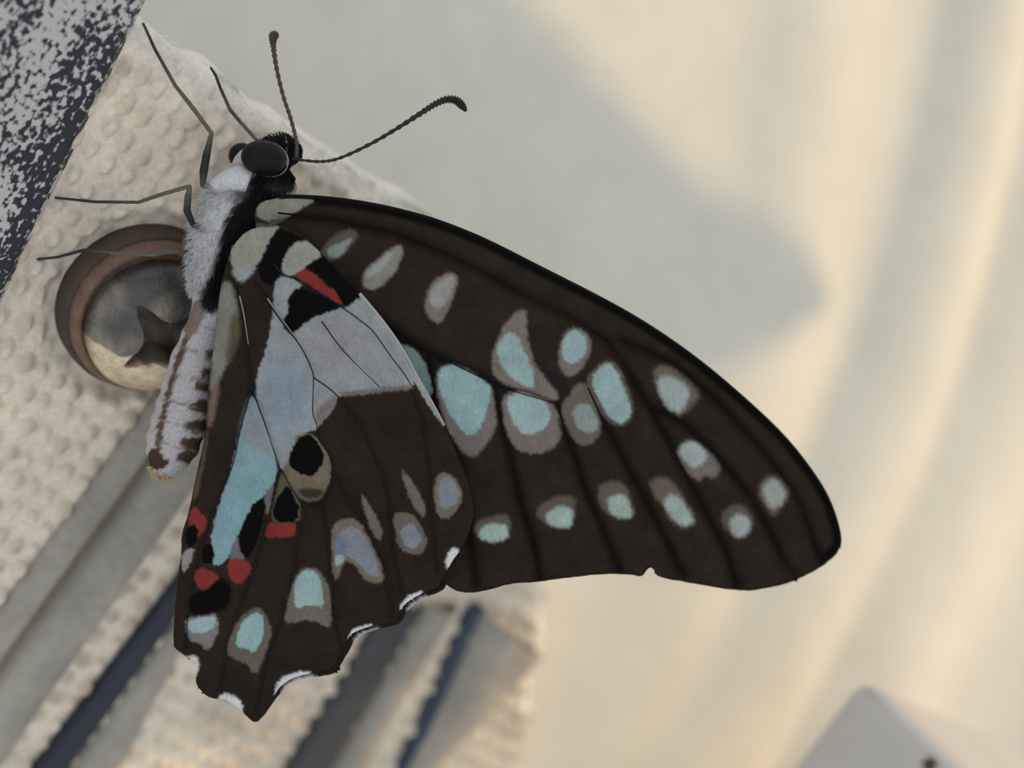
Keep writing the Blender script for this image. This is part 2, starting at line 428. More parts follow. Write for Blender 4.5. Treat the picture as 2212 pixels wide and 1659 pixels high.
# ================================================================ WHITE BOX CORNER (lower right)
apex = at(1852, 1452, 3.2)
vr = (apex-Vector((0, -D, 0))).normalized(); vx = Vector((0, 0, 1)).cross(vr).normalized()*-1; vz = vx.cross(vr).normalized()
if vz.z < 0: vz = -vz
if vx.x < 0: vx = -vx
e1 = (vx*.716-vz*.698-vr*.74).normalized(); e2 = (vx*-.592-vz*.806+vr*.188); e2 = (e2-e1*e2.dot(e1)).normalized(); e3 = e1.cross(e2)
if e3.y < 0: e3 = -e3
box = empty('white_box', apex+e2*5); tag(box, 'white plastic box with a rounded corner, standing before the pale wall', 'box')
bm = bmesh.new(); bmesh.ops.create_cube(bm, size=1)
Bm = Matrix((( e1*4.0), (e2*6.0), (e3*5.0))).transposed().to_4x4()
Bm.translation = apex+e1*2.0+e2*3.0+e3*2.5
bm.transform(Bm); bmesh.ops.recalc_face_normals(bm, faces=bm.faces); bmesh.ops.bevel(bm, geom=list(bm.edges), offset=.22, segments=6, profile=.6, affect='EDGES')
me = bpy.data.meshes.new('shell'); bm.to_mesh(me); bm.free()
o = new_obj('shell', me, M_box); keep_world(o, box)
rv, rf = tube([tuple(apex+e1*(.14+t*3.7)+(e2+e3)*.062) for t in np.linspace(0, 1, 12)], [.028]*12, 8)
o = mesh_obj('edge_bead', rv, rf, M_box); keep_world(o, box)
c = apex+e1*1.05+e2*.12+e3*.02
bm = bmesh.new(); bmesh.ops.create_icosphere(bm, subdivisions=3, radius=.05)
for v in bm.verts: v.co = c+Vector((v.co.x*1.1, v.co.y, v.co.z*1.3))*(1+.35*math.sin(v.co.x*90)*math.sin(v.co.z*70))
me = bpy.data.meshes.new('dirt_spot'); bm.to_mesh(me); bm.free(); o = new_obj('dirt_spot', me, M_dirt); keep_world(o, box)

# ================================================================ BUTTERFLY
bf = empty('butterfly', at(430, 700, .15))
tag(bf, 'dark brown butterfly with pale blue spots and red marks, wings closed, clinging to the panel', 'butterfly')
C1 = (350, 200); C2 = (600, 400); C3 = (850, 700); C4 = (1250, 700); C5 = (300, 950); C6 = (600, 1134); B2 = (0, 400); B3 = (0, 850); B4 = (0, 1134)
def cr(o, pts): return crop(o[0], o[1], pts)
hind = np.array([(497, 545), (506, 527), (532, 498), (573, 487), (608, 486), (640, 500), (666, 520), (696, 549), (737, 592), (777, 634), (828, 694), (872, 757), (904, 818),
    (935, 872), (960, 919), (986, 978), (1008, 1032), (1021, 1080), (1023, 1114), (1016, 1143), (1008, 1166), (992, 1191), (968, 1226), (951, 1262), (938, 1272), (913, 1280),
    (880, 1300), (866, 1314), (860, 1330), (850, 1343), (802, 1352), (775, 1361), (755, 1372), (749, 1386), (727, 1424), (716, 1445), (690, 1453), (665, 1456), (632, 1464), (610, 1478), (596, 1497),
    (585, 1512), (566, 1542), (548, 1561), (534, 1549), (520, 1531), (500, 1519), (484, 1510), (465, 1511), (437, 1498), (421, 1469), (426, 1440), (420, 1428), (402, 1418), (380, 1403),
    (374, 1393), (377, 1324), (386, 1238), (392, 1197), (392, 1154), (408, 1109), (424, 1027), (443, 945), (446, 897), (449, 843), (465, 716), (475, 628), (480, 602)], float)
fore = np.array([(545, 470), (556, 442), (568, 434), (603, 427), (635, 424), (723, 429), (825, 445), (920, 469), (983, 491), (1055, 521), (1170, 580), (1300, 645), (1399, 701), (1503, 773),
    (1598, 852), (1693, 940), (1756, 1020), (1794, 1083), (1816, 1156), (1813, 1184), (1788, 1210), (1749, 1235), (1696, 1258), (1642, 1269), (1605, 1273), (1547, 1266), (1465, 1251), (1416, 1242),
    (1411, 1222), (1397, 1222), (1386, 1243), (1362, 1237), (1300, 1235), (1201, 1247), (1154, 1254), (1097, 1257), (1059, 1270), (1011, 1278), (973, 1270), (945, 1240), (900, 1130), (800, 930), (690, 740), (580, 580)], float)
def rough_outline(p, amp):
    # resample, add a slightly tattered edge
    out = []
    q = chaikin(p, 1)
    for a, b in zip(q, np.roll(q, -1, 0)):
        n = max(1, int(np.hypot(*(b-a))/5))
        for t in range(n): out.append(a+(b-a)*t/n)
    out = np.array(out)
    return out+np.stack([vnoise(out, 7), vnoise(out+300, 7)], 1)*2*amp*sstep(1150, 1200, out[:, 1])[:, None]
# ---- colours
BR = col(47, 37, 30); BK = col(9, 8, 9); AQ = col(150, 180, 182); AQ2 = col(128, 168, 180); PK = col(128, 117, 112); TAN = col(120, 108, 90); LIL = col(128, 132, 145)
RED = col(140, 38, 35); WHT = col(212, 214, 218); CRM = col(150, 148, 134); PALE = col(146, 152, 158)
def paint(P, layers, C, wamp=2.2):
    W = P+np.stack([vnoise(P, 5)+.6*vnoise(P, 14), vnoise(P+500, 5)+.6*vnoise(P+700, 14)], 1)*2*wamp
    for poly, c, soft in layers:
        poly = chaikin(poly, 1); lo = poly.min(0)-30; hi = poly.max(0)+30
        m = np.where((W > lo).all(1) & (W < hi).all(1))[0]
        if len(m) == 0: continue
        f = 1-sstep(-soft, soft, sdf(W[m], poly))
        C[m] = C[m]*(1-f[:, None])+np.asarray(c)*f[:, None]
    return C
FL = []   # forewing spots: (poly, colour, softness)
def spot(o, halo, inner, ch=PK, ci=AQ, s=4): 
    if halo: FL.append((cr(o, halo), ch, s+1))
    if inner: FL.append((cr(o, inner), ci, s))
FL.append((cr(C1, [(640, 800), (680, 740), (800, 712), (900, 712), (1060, 735), (980, 770), (880, 840), (760, 880), (660, 860)]), CRM*.85, 4))
FL.append((cr(C1, [(480, 940), (600, 900), (760, 890), (860, 830), (800, 900), (620, 930), (520, 990)]), col(92, 100, 98), 4))
spot(C1, [(1080, 1070), (1200, 950), (1310, 925), (1335, 990), (1240, 1110), (1160, 1155), (1100, 1130)], [(1110, 1080), (1220, 1020), (1320, 975), (1240, 1090), (1160, 1140)], col(92, 86, 80), col(140, 150, 145))
spot(C2, [(575, 640), (600, 570), (700, 490), (800, 410), (850, 410), (850, 480), (800, 610), (710, 690), (640, 720), (590, 700)], [(590, 600), (680, 530), (780, 440), (760, 510), (700, 580), (620, 640)], col(138, 133, 128), col(152, 160, 156))
spot(C2, [(1005, 810), (1030, 700), (1100, 620), (1200, 585), (1238, 640), (1200, 760), (1150, 890), (1100, 950), (1040, 910), (1010, 860)], [(1030, 780), (1060, 700), (1130, 640), (1200, 610), (1210, 660), (1170, 760), (1120, 840), (1060, 830)], col(130, 118, 108), col(152, 152, 152))
spot(C2, [(1455, 1200), (1490, 1080), (1540, 960), (1620, 870), (1690, 845), (1705, 900), (1695, 1010), (1735, 1180), (1810, 1300), (1930, 1440), (1900, 1480), (1800, 1430), (1600, 1380), (1500, 1330), (1465, 1270)], [(1490, 1110), (1560, 1000), (1640, 1020), (1680, 1130), (1740, 1260), (1755, 1375), (1700, 1385), (1600, 1320), (1520, 1230)], col(128, 114, 105), AQ*.93)
spot(C2, [(1910, 1190), (1940, 1040), (2000, 965), (2080, 985), (2145, 1060), (2130, 1150), (2080, 1250), (1990, 1320), (1940, 1280)], [(1935, 1130), (1960, 1030), (2010, 980), (2090, 1020), (2115, 1090), (2090, 1170), (2020, 1220), (1960, 1200)], PK*.95)
spot(C3, [(1300, 390), (1380, 290), (1470, 235), (1540, 290), (1600, 430), (1645, 560), (1620, 665), (1540, 705), (1450, 650), (1380, 540)], [(1345, 380), (1400, 300), (1470, 255), (1520, 310), (1570, 430), (1630, 570), (1600, 655), (1540, 685), (1465, 620), (1395, 500)], TAN*.7)
spot(C3, [(1140, 560), (1200, 480), (1240, 420), (1300, 395), (1350, 470), (1395, 580), (1420, 700), (1395, 790), (1300, 845), (1230, 790), (1165, 680)], [(1215, 600), (1270, 540), (1330, 540), (1385, 620), (1400, 690), (1370, 735), (1300, 740), (1240, 690)], col(112, 98, 88), col(140, 155, 152))
spot(C3, [(735, 560), (760, 475), (850, 455), (960, 485), (1060, 525), (1115, 590), (1135, 680), (1145, 780), (1080, 855), (970, 895), (850, 865), (795, 790), (755, 690)], [(765, 500), (850, 470), (960, 500), (1055, 550), (1075, 630), (1040, 705), (930, 760), (860, 740), (800, 640)], col(124, 112, 108))
spot(C3, [(295, 340), (330, 285), (400, 270), (520, 315), (655, 400), (685, 470), (695, 600), (705, 700), (640, 815), (560, 920), (470, 875), (395, 770), (345, 650), (305, 500)], [(303, 350), (340, 292), (400, 278), (520, 325), (645, 400), (668, 450), (645, 570), (600, 695), (550, 760), (480, 750), (400, 640), (340, 520), (308, 430)], col(124, 112, 108), col(142, 180, 184))
FL.append((cr(C3, [(20, 140), (110, 145), (190, 215), (252, 350), (268, 500), (200, 470), (100, 290)]), AQ*.72, 3))
spot(C4, [(505, 310), (560, 275), (650, 305), (760, 400), (835, 480), (790, 545), (700, 625), (660, 615), (575, 530), (525, 420)], [(540, 370), (600, 345), (700, 390), (765, 450), (740, 535), (685, 615), (610, 575), (550, 480)], col(112, 98, 88), col(160, 176, 174), 7)
spot(C4, [(672, 870), (720, 795), (790, 795), (870, 855), (955, 940), (965, 1010), (920, 1055), (860, 1035), (820, 1075), (760, 1025), (695, 940)], [(687, 860), (740, 800), (800, 805), (885, 880), (860, 945), (790, 995), (720, 930)], col(118, 108, 104), col(160, 176, 174), 6)
spot(C4, [(1225, 1130), (1265, 1055), (1340, 1035), (1405, 1090), (1435, 1160), (1390, 1235), (1335, 1315), (1280, 1245)], [(1255, 1130), (1290, 1075), (1340, 1060), (1390, 1110), (1415, 1160), (1380, 1220), (1335, 1270), (1290, 1220)], col(118, 106, 94), col(164, 172, 168), 8)
spot(C4, [(965, 1340), (1005, 1255), (1120, 1225), (1175, 1300), (1195, 1370), (1150, 1445), (1090, 1470), (1020, 1420)], [(1030, 1330), (1090, 1290), (1150, 1320), (1183, 1370), (1150, 1435), (1090, 1460), (1030, 1410)], col(100, 88, 78), col(160, 170, 168), 7)
spot(C4, [(485, 1080), (540, 1035), (640, 1065), (725, 1190), (795, 1320), (785, 1365), (720, 1395), (640, 1355), (565, 1230), (505, 1150)], [(580, 1210), (630, 1155), (690, 1185), (765, 1290), (785, 1350), (720, 1385), (650, 1345), (600, 1270)], col(108, 94, 82), col(156, 174, 170), 7)
spot(C4, [(130, 1150), (150, 1085), (260, 1065), (330, 1115), (365, 1220), (385, 1315), (290, 1335), (205, 1305), (145, 1230)], [(195, 1200), (260, 1155), (330, 1175), (375, 1315), (290, 1328), (218, 1295)], col(104, 90, 78), col(158, 180, 172), 6)
spot(C3, [(975, 1270), (1055, 1195), (1180, 1165), (1245, 1185), (1240, 1310), (1205, 1395), (1080, 1395), (995, 1330)], [(1035, 1300), (1100, 1250), (1180, 1245), (1230, 1290), (1215, 1388), (1120, 1395), (1045, 1355)], col(100, 88, 78), col(156, 180, 174), 6)
spot(C3, [(545, 1365), (650, 1315), (760, 1295), (800, 1318), (790, 1485), (620, 1495), (565, 1435)], [(575, 1420), (640, 1365), (765, 1365), (785, 1400), (780, 1480), (620, 1490)], col(100, 90, 80), col(160, 186, 180), 5)
# veins of the forewing
fv = [np.array(v, float) for v in (
    [(600, 500), (720, 610), (831, 694), (878, 729), (942, 767), (1059, 824), (1094, 840), (1195, 870)],
    [(600, 460), (720, 474), (860, 506), (1000, 566), (1150, 645), (1250, 695), (1310, 735)],
    [(928, 768), (935, 810), (940, 860), (955, 905), (990, 990), (1012, 1090), (1030, 1262)],
    [(1068, 830), (1076, 880), (1103, 985), (1128, 1095), (1154, 1175), (1168, 1248)],
    [(1201, 868), (1214, 906), (1236, 969), (1268, 1064), (1309, 1159), (1340, 1232)],
    [(1270, 838), (1303, 909), (1325, 947), (1369, 1032), (1420, 1127), (1475, 1240)],
    [(1310, 735), (1345, 782), (1402, 877), (1453, 969), (1519, 1096), (1570, 1190), (1590, 1262)],
    [(1402, 877), (1472, 909), (1535, 969), (1623, 1073), (1693, 1206), (1715, 1240)],
    [(1345, 735), (1450, 782), (1545, 860), (1655, 980), (1725, 1080), (1772, 1205)])]
hv = [np.array(v, float) for v in (
    [(505, 600), (519, 669), (532, 748), (541, 827), (556, 870), (579, 935), (592, 975), (605, 1011), (629, 1054), (651, 1089)],
    [(605, 1011), (599, 1026), (582, 1108), (560, 1190), (547, 1235), (520, 1300), (490, 1400), (474, 1500)],
    [(651, 1089), (648, 1140), (639, 1197), (629, 1266), (601, 1355), (578, 1415), (552, 1540)],
    [(692, 1089), (702, 1127), (712, 1200), (716, 1260), (719, 1330), (738, 1400)],
    [(651, 1089), (672, 1093), (692, 1089)],
    [(551, 609), (601, 685), (649, 748), (672, 795), (677, 815), (676, 860), (676, 894), (685, 919), (689, 950), (712, 985), (717, 1015), (713, 1045), (692, 1089)],
    [(677, 815), (727, 853), (777, 913), (825, 1020), (842, 1090), (846, 1180), (872, 1292)],
    [(590, 570), (613, 592), (651, 608), (695, 635), (736, 662), (775, 690), (806, 716), (840, 764), (885, 827), (912, 900), (926, 1000), (932, 1100), (944, 1230)],
    [(695, 694), (742, 758), (821, 837)],
    [(541, 830), (538, 856), (519, 929), (503, 1002), (475, 1072), (449, 1135), (434, 1182), (410, 1290), (400, 1400)],
    [(717, 1015), (745, 1070), (790, 1130), (830, 1230), (850, 1335)])]
# ---- depth of each wing (the wings lean slightly away towards the tip)
def y_fore(P, off=0.0):
    d = (P[:, 0]-530)/S
    return -.075+.05*d+.028*d*d+off
def y_hind(P, off=0.0):
    d = (P[:, 0]-530)/S
    return -.15+.035*d+off
def build_wing(name, outline, yf, off, layers, base_fn, veins, h, amp, label):
    ol = rough_outline(outline, amp)
    P, F = grid2d(ol, h)
    vd = np.full(len(P), 1e9)
    for v in veins: vd = np.minimum(vd, line_dist(P, v))
    y = yf(P, off)-.016*np.exp(-(vd/9)**2)-.014*np.exp(-(vd/28)**2)+.012*vnoise(P, 60)
    C = base_fn(P, vd)
    C = paint(P, layers, C)
    lum = C@np.array([.3, .5, .2]); C = (C*.80+lum[:, None]*.20)*.80
    C = C*(1+.16*vnoise(P, 2.5)+.12*vnoise(P*np.array([1, .35]), 4))[:, None]
    o = mesh_obj(name, at_np(P, y), F, M_wing, None, C); keep_world(o, bf); slab(o, .014, 1)
    o['label'] = label
    return o, yf, off
def fore_base(P, vd):
    n = vnoise(P, 40)+.6*vnoise(P, 15)
    C = np.tile(BR, (len(P), 1))*(1+.35*n)[:, None]
    de = line_dist(P, fore[4:21])
    C = mixc(C, BK*.9, (1-sstep(10, 24, de)))
    C = mixc(C, BK*1.2, np.exp(-(vd/13)**2)*.85)
    C = mixc(C, col(52, 36, 24), np.exp(-((de-80)/25)**2)*.35)
    return C
FL2 = FL+[(cr(C3, [(1000, 270), (1100, 330), (1180, 380), (1210, 440), (1180, 490), (1120, 440), (1040, 350)]), col(34, 32, 34), 6)]
HL = []
def hs(o, p, c, s=2.0): HL.append((cr(o, p), c, s))
def hp(p, c, s=2.0): HL.append((np.array(p, float), c, s))
# basal area
hp([(560, 500), (600, 490), (650, 512), (664, 524), (640, 545), (620, 560), (612, 580), (600, 605), (575, 620), (558, 590), (556, 545)], BK, 4)
hs(C1, [(455, 1090), (500, 1010), (560, 950), (640, 920), (810, 905), (760, 970), (705, 1060), (660, 1170), (580, 1225), (490, 1215)], CRM, 4)
hs(C1, [(480, 1190), (560, 1210), (650, 1180), (600, 1260), (540, 1300), (490, 1260)], col(150, 156, 158), 6)
hs(B2, [(1490, 760), (1530, 640), (1590, 680), (1625, 850), (1610, 1000), (1560, 1200), (1500, 1340), (1430, 1430), (1440, 1250), (1460, 1000)], col(126, 124, 114), 7)
hs(B2, [(1410, 1650), (1430, 1420), (1480, 1330), (1500, 1400), (1450, 1650)], col(120, 92, 76), 6)
hs(B2, [(1570, 900), (1620, 860), (1640, 1000), (1600, 1150), (1540, 1250)], col(92, 84, 58), 8)
hp([(414, 1060), (425, 1040), (447, 930), (452, 935), (432, 1050), (422, 1085)], col(92, 72, 52), 4)
# white patch, red stripe, black patches
hs(C1, [(815, 1230), (825, 1130), (895, 1030), (990, 1005), (1110, 1105), (985, 1180), (915, 1240), (860, 1260)], col(150, 152, 144), 3)
hs(C1, [(970, 1190), (1095, 1105), (1160, 1170), (1360, 1380), (1340, 1420), (1255, 1480), (1205, 1440), (1160, 1320), (1050, 1240)], BK, 3)
# pale band
hp([(590, 625), (597, 606), (614, 596), (656, 613), (645, 626), (630, 636), (622, 650), (626, 668), (618, 690), (616, 708), (632, 722), (654, 702), (682, 682), (727, 668), (748, 664), (783, 640), (830, 697), (872, 759),
    (896, 815), (892, 838), (860, 840), (837, 842), (790, 850), (745, 853), (728, 858), (720, 884), (700, 905), (688, 920), (680, 932), (664, 930), (640, 955), (626, 980), (622, 1000), (618, 1016), (604, 1010), (590, 968), (575, 920), (556, 865),
    (551, 834), (560, 796), (579, 742), (588, 690), (592, 660)], PALE, 3)
hp([(715, 858), (728, 856), (720, 884), (700, 905), (690, 915), (680, 910), (690, 880)], PK, 5)
hp([(735, 845), (790, 842), (840, 834), (890, 830), (892, 842), (840, 844), (790, 853), (740, 856)], col(120, 110, 104), 4)
hp([(640, 740), (700, 700), (760, 690), (800, 740), (790, 790), (720, 800), (680, 790)], col(150, 148, 154), 22)
hp([(560, 850), (600, 760), (660, 800), (670, 880), (640, 930), (600, 960)], col(134, 150, 164), 16)
hs(C1, [(955, 1325), (1090, 1388), (1225, 1452), (1190, 1485), (1050, 1525), (960, 1585), (890, 1655), (835, 1625), (825, 1560), (865, 1480), (855, 1420), (895, 1355)], BK, 3)
hs(C1, [(905, 1242), (960, 1195), (1050, 1238), (1130, 1325), (1195, 1370), (1225, 1430), (1238, 1462), (1100, 1375), (950, 1285)], col(142, 34, 32), 2.5)
hs(C2, [(560, 735), (600, 770), (720, 925), (860, 1125), (960, 1315), (1060, 1495), (1140, 1635), (1120, 1640), (1030, 1500), (930, 1340), (830, 1140), (690, 930), (560, 790)], col(160, 162, 158), 2.5)
# blue inner stripe
hp([(545, 853), (560, 885), (582, 940), (600, 1008), (596, 1030), (588, 1052), (575, 1066), (564, 1079), (547, 1097), (528, 1128), (515, 1153), (503, 1180), (497, 1203), (478, 1218), (460, 1221), (464, 1190), (454, 1165), (466, 1108),
    (489, 1045), (505, 997), (514, 950), (520, 930), (538, 866)], AQ2*.92, 2.5)
hp([(540, 860), (556, 890), (575, 940), (590, 990), (560, 980), (530, 960), (520, 940)], col(134, 144, 150), 16)
hp([(500, 1100), (520, 1060), (540, 1070), (520, 1120), (495, 1170), (475, 1200), (466, 1185)], col(124, 168, 182), 14)
hs(C5, [(610, 810), (680, 640), (700, 740), (730, 810), (660, 840)], col(112, 108, 114), 3)
hs(C5, [(860, 380), (925, 290), (905, 420), (885, 520), (860, 460)], col(108, 106, 108), 3)
hs(C5, [(855, 395), (868, 480), (838, 600), (795, 725), (752, 805), (708, 795), (676, 700), (688, 620), (738, 515), (788, 425)], BK, 2)
# teardrops
hs(C5, [(1100, -60), (1215, -20), (1285, 80), (1318, 190), (1312, 260), (1272, 350), (1240, 410), (1130, 425), (1055, 340), (1015, 265), (985, 205), (1015, 120), (1040, 40)], col(118, 108, 84), 3)
hp([(615, 950), (640, 950), (626, 980), (622, 1000), (612, 1005)], PALE*.95, 4)
hs(C5, [(1070, 330), (1200, 330), (1270, 350), (1230, 400), (1130, 405)], col(62, 52, 46), 6)
hs(C5, [(1090, 270), (1200, 270), (1220, 310), (1120, 320)], col(128, 98, 72), 4)
hs(C5, [(1120, -45), (1200, -15), (1258, 80), (1262, 160), (1205, 235), (1150, 248), (1080, 225), (1025, 182), (1025, 110), (1058, 40)], BK, 2)
hs(C5, [(965, 230), (1005, 235), (1060, 340), (1120, 470), (1100, 570), (905, 570), (905, 480), (940, 350)], col(96, 86, 68), 3)
hs(C5, [(990, 322), (1022, 318), (1066, 400), (1095, 480), (1085, 545), (1030, 568), (960, 566), (910, 535), (916, 460), (948, 388)], BK, 2)
# reds
hs(C5, [(880, 562), (960, 572), (1066, 562), (1076, 600), (1056, 658), (950, 670), (862, 672), (872, 610)], RED, 2.2)
hs(C5, [(375, 440), (432, 508), (474, 550), (444, 622), (402, 670), (396, 600), (366, 568), (334, 600), (344, 520)], RED, 2.2)
hs(C5, [(322, 610), (370, 578), (405, 620), (394, 705), (350, 738), (312, 690)], BK, 2)
hs(C5, [(440, 715), (505, 715), (520, 790), (484, 858), (424, 835)], BK, 2)
hs(C5, [(390, 1030), (480, 1020), (560, 920), (640, 1000), (610, 1150), (500, 1185), (350, 1195), (320, 1100)], BK, 6)
hs(C5, [(382, 900), (430, 872), (500, 896), (546, 930), (514, 985), (440, 1026), (396, 1006), (372, 950)], RED, 2.2)
hs(C5, [(612, 840), (660, 803), (745, 826), (770, 870), (745, 945), (680, 992), (636, 965), (604, 900)], RED, 2.2)
hs(B4, [(1240, 190), (1325, 150), (1312, 240), (1262, 335), (1235, 290)], col(146, 140, 134), 3)
# submarginal spots
def hspot(halo, inner, ch=PK, ci=AQ, s=2.5):
    hs(C5, halo, ch, s+1.2)
    if inner: hs(C5, inner, ci, s)
hspot([(320, 1215), (430, 1200), (535, 1185), (550, 1290), (505, 1405), (462, 1445), (415, 1385), (345, 1375), (320, 1290)], [(335, 1228), (430, 1215), (522, 1200), (525, 1280), (440, 1325), (342, 1315)], col(128, 122, 124), col(152, 178, 180))
hspot([(800, 1135), (842, 1160), (884, 1230), (910, 1310), (874, 1425), (834, 1535), (790, 1615), (748, 1535), (650, 1495), (594, 1455), (616, 1370), (676, 1230)], [(838, 1175), (862, 1260), (842, 1360), (790, 1465), (742, 1425), (652, 1414), (688, 1270), (740, 1205)], col(106, 96, 84), col(142, 180, 184))
hspot([(1180, 865), (1252, 918), (1294, 1000), (1315, 1130), (1315, 1295), (1250, 1265), (1160, 1225), (1080, 1245), (994, 1255), (1006, 1150), (1036, 1010), (1088, 895)], [(1170, 878), (1232, 930), (1254, 1000), (1262, 1155), (1180, 1125), (1068, 1155), (1058, 1060), (1078, 930)], col(114, 104, 94), col(146, 180, 180))
hspot([(1314, 620), (1348, 556), (1440, 525), (1514, 568), (1585, 700), (1645, 830), (1676, 930), (1655, 985), (1598, 985), (1525, 935), (1476, 846), (1410, 825), (1382, 880), (1352, 965), (1322, 900), (1314, 760)], [(1343, 680), (1398, 600), (1480, 588), (1562, 690), (1624, 840), (1654, 935), (1560, 922), (1480, 822), (1400, 790), (1350, 845)], TAN, LIL)
hs(C5, [(1335, 690), (1390, 640), (1420, 740), (1400, 800), (1345, 830)], col(104, 124, 150), 5)
hs(C5, [(1335, 790), (1400, 780), (1385, 850), (1340, 860)], AQ, 3)
hspot([(1505, 360), (1542, 395), (1614, 518), (1666, 620), (1656, 690), (1606, 655), (1554, 540)], None, col(116, 108, 96))
hspot([(1734, 496), (1830, 494), (1904, 538), (1936, 620), (1976, 700), (1954, 756), (1880, 796), (1786, 754), (1750, 660)], [(1782, 600), (1870, 570), (1920, 640), (1932, 712), (1860, 752), (1800, 712)], col(108, 100, 90), LIL)
hspot([(1786, 190), (1842, 246), (1914, 358), (1956, 450), (1950, 540), (1886, 472), (1826, 342)], None, col(112, 104, 96))
hspot([(2036, 226), (2112, 224), (2184, 288), (2216, 400), (2172, 484), (2080, 558), (2026, 484), (2010, 350)], [(2060, 258), (2120, 250), (2172, 310), (2192, 400), (2130, 470), (2060, 470), (2040, 350)], TAN, LIL)
# white lunules of the scalloped edge
hs(C6, [(836, 545), (890, 480), (995, 445), (965, 505), (885, 560), (836, 585)], WHT, 3)
hs(C6, [(476, 765), (515, 706), (645, 672), (640, 705), (520, 755), (480, 790)], WHT, 3)
hs(B4, [(1868, 1150), (1905, 1050), (2020, 1000), (2130, 1000), (2110, 1030), (2000, 1065), (1920, 1130), (1880, 1170)], WHT, 4)
hs(B4, [(1470, 1205), (1515, 1145), (1600, 1165), (1660, 1220), (1660, 1290), (1600, 1240), (1540, 1200)], WHT, 4)
hs(B4, [(1262, 915), (1330, 880), (1362, 925), (1345, 1050), (1300, 1000), (1270, 950)], WHT, 4)
hs(C6, [(1140, 240), (1185, 150), (1250, 170), (1200, 270), (1150, 300)], WHT, 4)
hp([(378, 1404), (402, 1418), (398, 1430), (384, 1412)], col(190, 160, 110), 3)
def hind_base(P, vd):
    n = vnoise(P, 40)+.6*vnoise(P, 12)
    C = np.tile(col(45, 35, 28), (len(P), 1))*(1+.3*n)[:, None]
    C = mixc(C, BK, np.exp(-(vd/5)**2)*.6)
    return C
def hind_after(P, C):   # leaves the wing colours as they are
    return C
fo = build_wing('forewing', fore, y_fore, 0, FL2, fore_base, fv, 3.0, .8, 'near forewing, dark brown with rows of pale aqua spots')
hi_ = build_wing('hindwing', hind, y_hind, 0, HL, hind_base, hv, 2.4, .9, 'near hindwing with pale band, red marks and scalloped edge')
plain = lambda P, vd: np.tile(BR, (len(P), 1))*(1+.3*vnoise(P, 30))[:, None]
fo2 = build_wing('forewing', fore+np.array([2, 4]), y_fore, .075, [], plain, [], 6, .8, 'far forewing, plain dark')
far_l = [(p+np.array([14, 9]), c, s) for p, c, s in HL if c is WHT]
hi2 = build_wing('hindwing', hind+np.array([12, 7])*np.clip((hind[:, :1]-480)/200, 0, 1), y_hind, .30, far_l, plain, [], 5, .9, 'far hindwing, its dark scalloped edge just showing')
def vein(wing, pts, yf, r0, r1, m):
    o, f, off = wing
    P = spline(pts, 6); y = f(P, off)-.032
    V = at_np(P, y); n = len(V); rad = np.linspace(r0, r1, n)
    tv, tf = tube(V, rad, 6)
    v = mesh_obj('vein', tv, tf, m); v.parent = o; v.matrix_parent_inverse = o.matrix_world.inverted() if False else Matrix.Identity(4)
    v.matrix_parent_inverse = (Matrix.Translation(bf.location) @ o.matrix_parent_inverse).inverted() if False else Matrix.Identity(4)
    return v
M_vein_dark = mat('dark vein', base=col(16, 13, 13), rough=.7, spec=.1)
for v in fv: vein(fo, v, y_fore, .0055, .003, M_vein_dark)
for v in hv: vein(hi_, v, y_hind, .0045, .0026, M_vein)
for p in ([(515, 640), (524, 680), (534, 745)], [(556, 868), (579, 933), (592, 973), (603, 1005)], [(575, 645), (601, 683), (640, 735)]):
    vein(hi_, np.array(p, float)+np.array([2.5, -1]), y_hind, .006, .0035, M_vein_pale)

def edge_vein(wing, pts, r0, r1, m, name, dy=0.004):
    o, f, off = wing
    P = chaikin(pts, 2, False); V = at_np(P, f(P, off)+dy)
    tv, tf = tube(V, np.linspace(r0, r1, len(V)), 8)
    e = mesh_obj(name, tv, tf, m); e.parent = o
edge_vein(fo, fore[3:20], .014, .010, M_vein_dark, 'costa')
edge_vein(hi_, hind[9:15], .011, .007, mat('pale fold', base=col(150, 150, 146)), 'pale_fold', -.004)
# ---- body: one continuous lofted mesh, abdomen tip to head
secs = [(343, 1031, 3), (348, 1020, 24), (357, 1000, 42), (369, 968, 56), (382, 930, 60), (393, 890, 59), (402, 850, 56), (416, 790, 51), (432, 740, 45), (447, 700, 42), (458, 655, 43), (464, 615, 48),
        (467, 575, 54), (474, 535, 62), (490, 492, 72), (514, 452, 74), (542, 415, 62), (566, 388, 54), (584, 362, 54), (600, 342, 50), (616, 333, 42), (636, 335, 26), (652, 342, 4)]
SP = spline([(a, b, c) for a, b, c in secs], 7); seg = 56
yc = .13
V = []; PX = []; TH = []
for i, (x, y, r) in enumerate(SP):
    a = SP[max(0, i-1)]; b = SP[min(len(SP)-1, i+1)]
    t = np.array([b[0]-a[0], b[1]-a[1]]); t /= np.hypot(*t)
    nrm = np.array([-t[1], t[0]])
    if nrm[0] > 0: nrm = -nrm                        # towards the belly (left)
    ring = 1+.035*math.sin(i*2*math.pi/7) if i < 60 else 1
    for k in range(seg):
        th = 2*math.pi*k/seg
        p = np.array([x, y])+nrm*r*ring*math.cos(th)
        depth = yc-math.sin(th)*r*ring/S*1.0
        V.append(at(p[0], p[1], depth)); PX.append(p); TH.append(th)
n = len(SP)
F = [(i*seg+k, i*seg+(k+1) % seg, (i+1)*seg+(k+1) % seg, (i+1)*seg+k) for i in range(n-1) for k in range(seg)]
F += [tuple(range(seg)), tuple(range((n-1)*seg, n*seg))]
PX = np.array(PX); TH = np.array(TH)
BW = col(186, 186, 190); BB = col(20, 18, 20); BN = col(82, 68, 56)
C = np.tile(BW, (len(PX), 1)).astype(float)
BL = []
